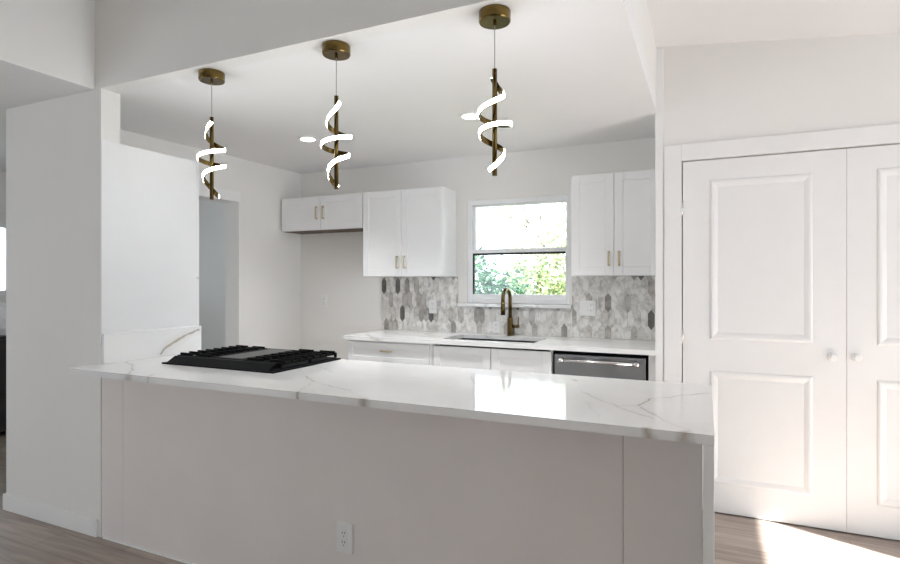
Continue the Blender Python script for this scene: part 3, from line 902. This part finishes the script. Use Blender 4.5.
# ---------------------------------------------------------------- lights in the kitchen
def downlight(label, x, y):
    t = thing('recessed_light', label, 'ceiling light', (x, y, H_C - .012), 'recessed ceiling lights')
    MB().lathe([(.052, -.004), (.078, -.006), (.082, -.001), (.082, 0), (.052, 0)], (x, y, H_C), seg=32).build('trim_ring', M_TRIM, t)
    MB().lathe([(0, -.004), (.053, -.004), (.053, -.001), (0, -.001)], (x, y, H_C), seg=32).build('lens', M_DOWN, t)
    l = bpy.data.lights.new('recessed_lamp', 'SPOT'); l.energy = 66; l.spot_size = math.radians(110); l.spot_blend = 1.0; l.shadow_soft_size = .05; l.color = (.97, .985, 1.0)
    o = bpy.data.objects.new('recessed_lamp', l); C.objects.link(o); o.location = (0, 0, -.004); o.parent = t


downlight('round recessed ceiling light beside the middle pendant', -2.65, 3.265)
downlight('round recessed ceiling light just left of the right pendant', -1.352, 3.245)


def pendant(label, x, y, rot):
    t = thing('pendant_light', label, 'pendant light', (x, y, 1.79), 'spiral pendant lights')
    MB().lathe([(0, 0), (.060, 0), (.062, -.004), (.062, -.038), (.059, -.043), (0, -.043)], (x, y, H_C), seg=40).build('canopy', M_GOLD, t)
    MB().lathe([(0, -.043), (.007, -.043), (.006, -.055), (0, -.055)], (x, y, H_C), seg=12).build('cord_grip', M_GOLD, t)
    MB().tube([(x, y, H_C - .05), (x, y, 2.20)], .0018, 8).build('cord', M_CORD, t)
    MB().tube([(x, y, 1.792), (x, y, 2.205)], .0095, 16).build('rod', M_GOLD, t)
    # spiral: half-turn stations (angle index, z, radius)
    st = [(0.0, 2.186, .013), (.5, 2.128, .026), (1.5, 2.043, .070), (2.5, 1.997, .072), (3.5, 1.966, .072), (4.5, 1.903, .040), (5.45, 1.799, .034)]
    UE = 5.45

    def interp(u):
        for (a, za, ra), (b, zb, rb) in zip(st[:-1], st[1:]):
            if u <= b + 1e-9:
                k = (u - a) / (b - a); return za + (zb - za) * k, ra + (rb - ra) * k
        return st[-1][1], st[-1][2]

    def smooth(u):
        zs = rs = 0; n = 0
        for d in (-.3, -.2, -.1, 0, .1, .2, .3):
            z, r = interp(min(max(u + d, 0), UE)); zs += z; rs += r; n += 1
        return zs / n, .88 * rs / n
    n = 132; P = []
    for i in range(n + 1):
        u = UE * i / n; z, r = smooth(u); a = rot - math.pi * u
        P.append(Vector((x + r * math.cos(a), y + r * math.sin(a), z)))

    def ribbon(off0, off1, half):
        mb = MB(); prev = None
        for i, p in enumerate(P):
            d = (P[min(i + 1, n)] - P[max(i - 1, 0)]).normalized()
            rad = Vector((p.x - x, p.y - y, 0)).normalized()
            rad = (rad - d * rad.dot(d)).normalized(); bi = d.cross(rad)
            ring = [mb.bm.verts.new(p + rad * o + bi * s) for o, s in ((off0, -half), (off1, -half), (off1, half), (off0, half))]
            if prev:
                for k in range(4): f = mb.bm.faces.new([prev[k], prev[(k + 1) % 4], ring[(k + 1) % 4], ring[k]]); f.smooth = False
            else: mb.bm.faces.new(ring)
            prev = ring
        mb.bm.faces.new(prev[::-1]); return mb
    b = ribbon(-.004, .002, .0105).build('spiral_band', M_GOLD, t)
    ribbon(.0022, .0045, .0078).build('led_strip', M_LED, b)


PY = 2.03
pendant('gold spiral pendant lamp hanging over the black cooktop, farthest left', -2.248, PY, math.radians(-45))
pendant('gold spiral pendant lamp in the middle of the three', -1.490, PY, math.radians(10))
pendant('gold spiral pendant lamp nearest the closet doors', -.744, PY, math.radians(150))

# ---------------------------------------------------------------- far left room furniture
sb = thing('sideboard', 'black piece of furniture just visible past the left edge of the column', 'sideboard', (-5.87, 3.1, 0))
B(-6.09, -5.65, 2.5, 3.9, .06, .90, bev=.004).build('body', M_BLKWOOD, sb)
for a, b_ in ((2.52, 3.19), (3.21, 3.88)): B(-5.65, -5.632, a, b_, .09, .87, bev=.002).build('door', M_BLKWOOD, sb)
for x in (-6.06, -5.70):
    for y in (2.53, 3.84): B(x, x + .03, y, y + .03, 0, .06).build('leg', M_BLKWOOD, sb)
pv = MB().lathe([(0, 0), (.07, 0), (.11, .06), (.13, .15), (.09, .23), (.05, .27), (.06, .29), (.045, .29), (.04, .26), (0, .255)], (-5.8, 2.92, .90), seg=28).build('vase', M_CLOTH)
tag(pv, 'white rounded vase standing on the black sideboard at the far left', 'vase')
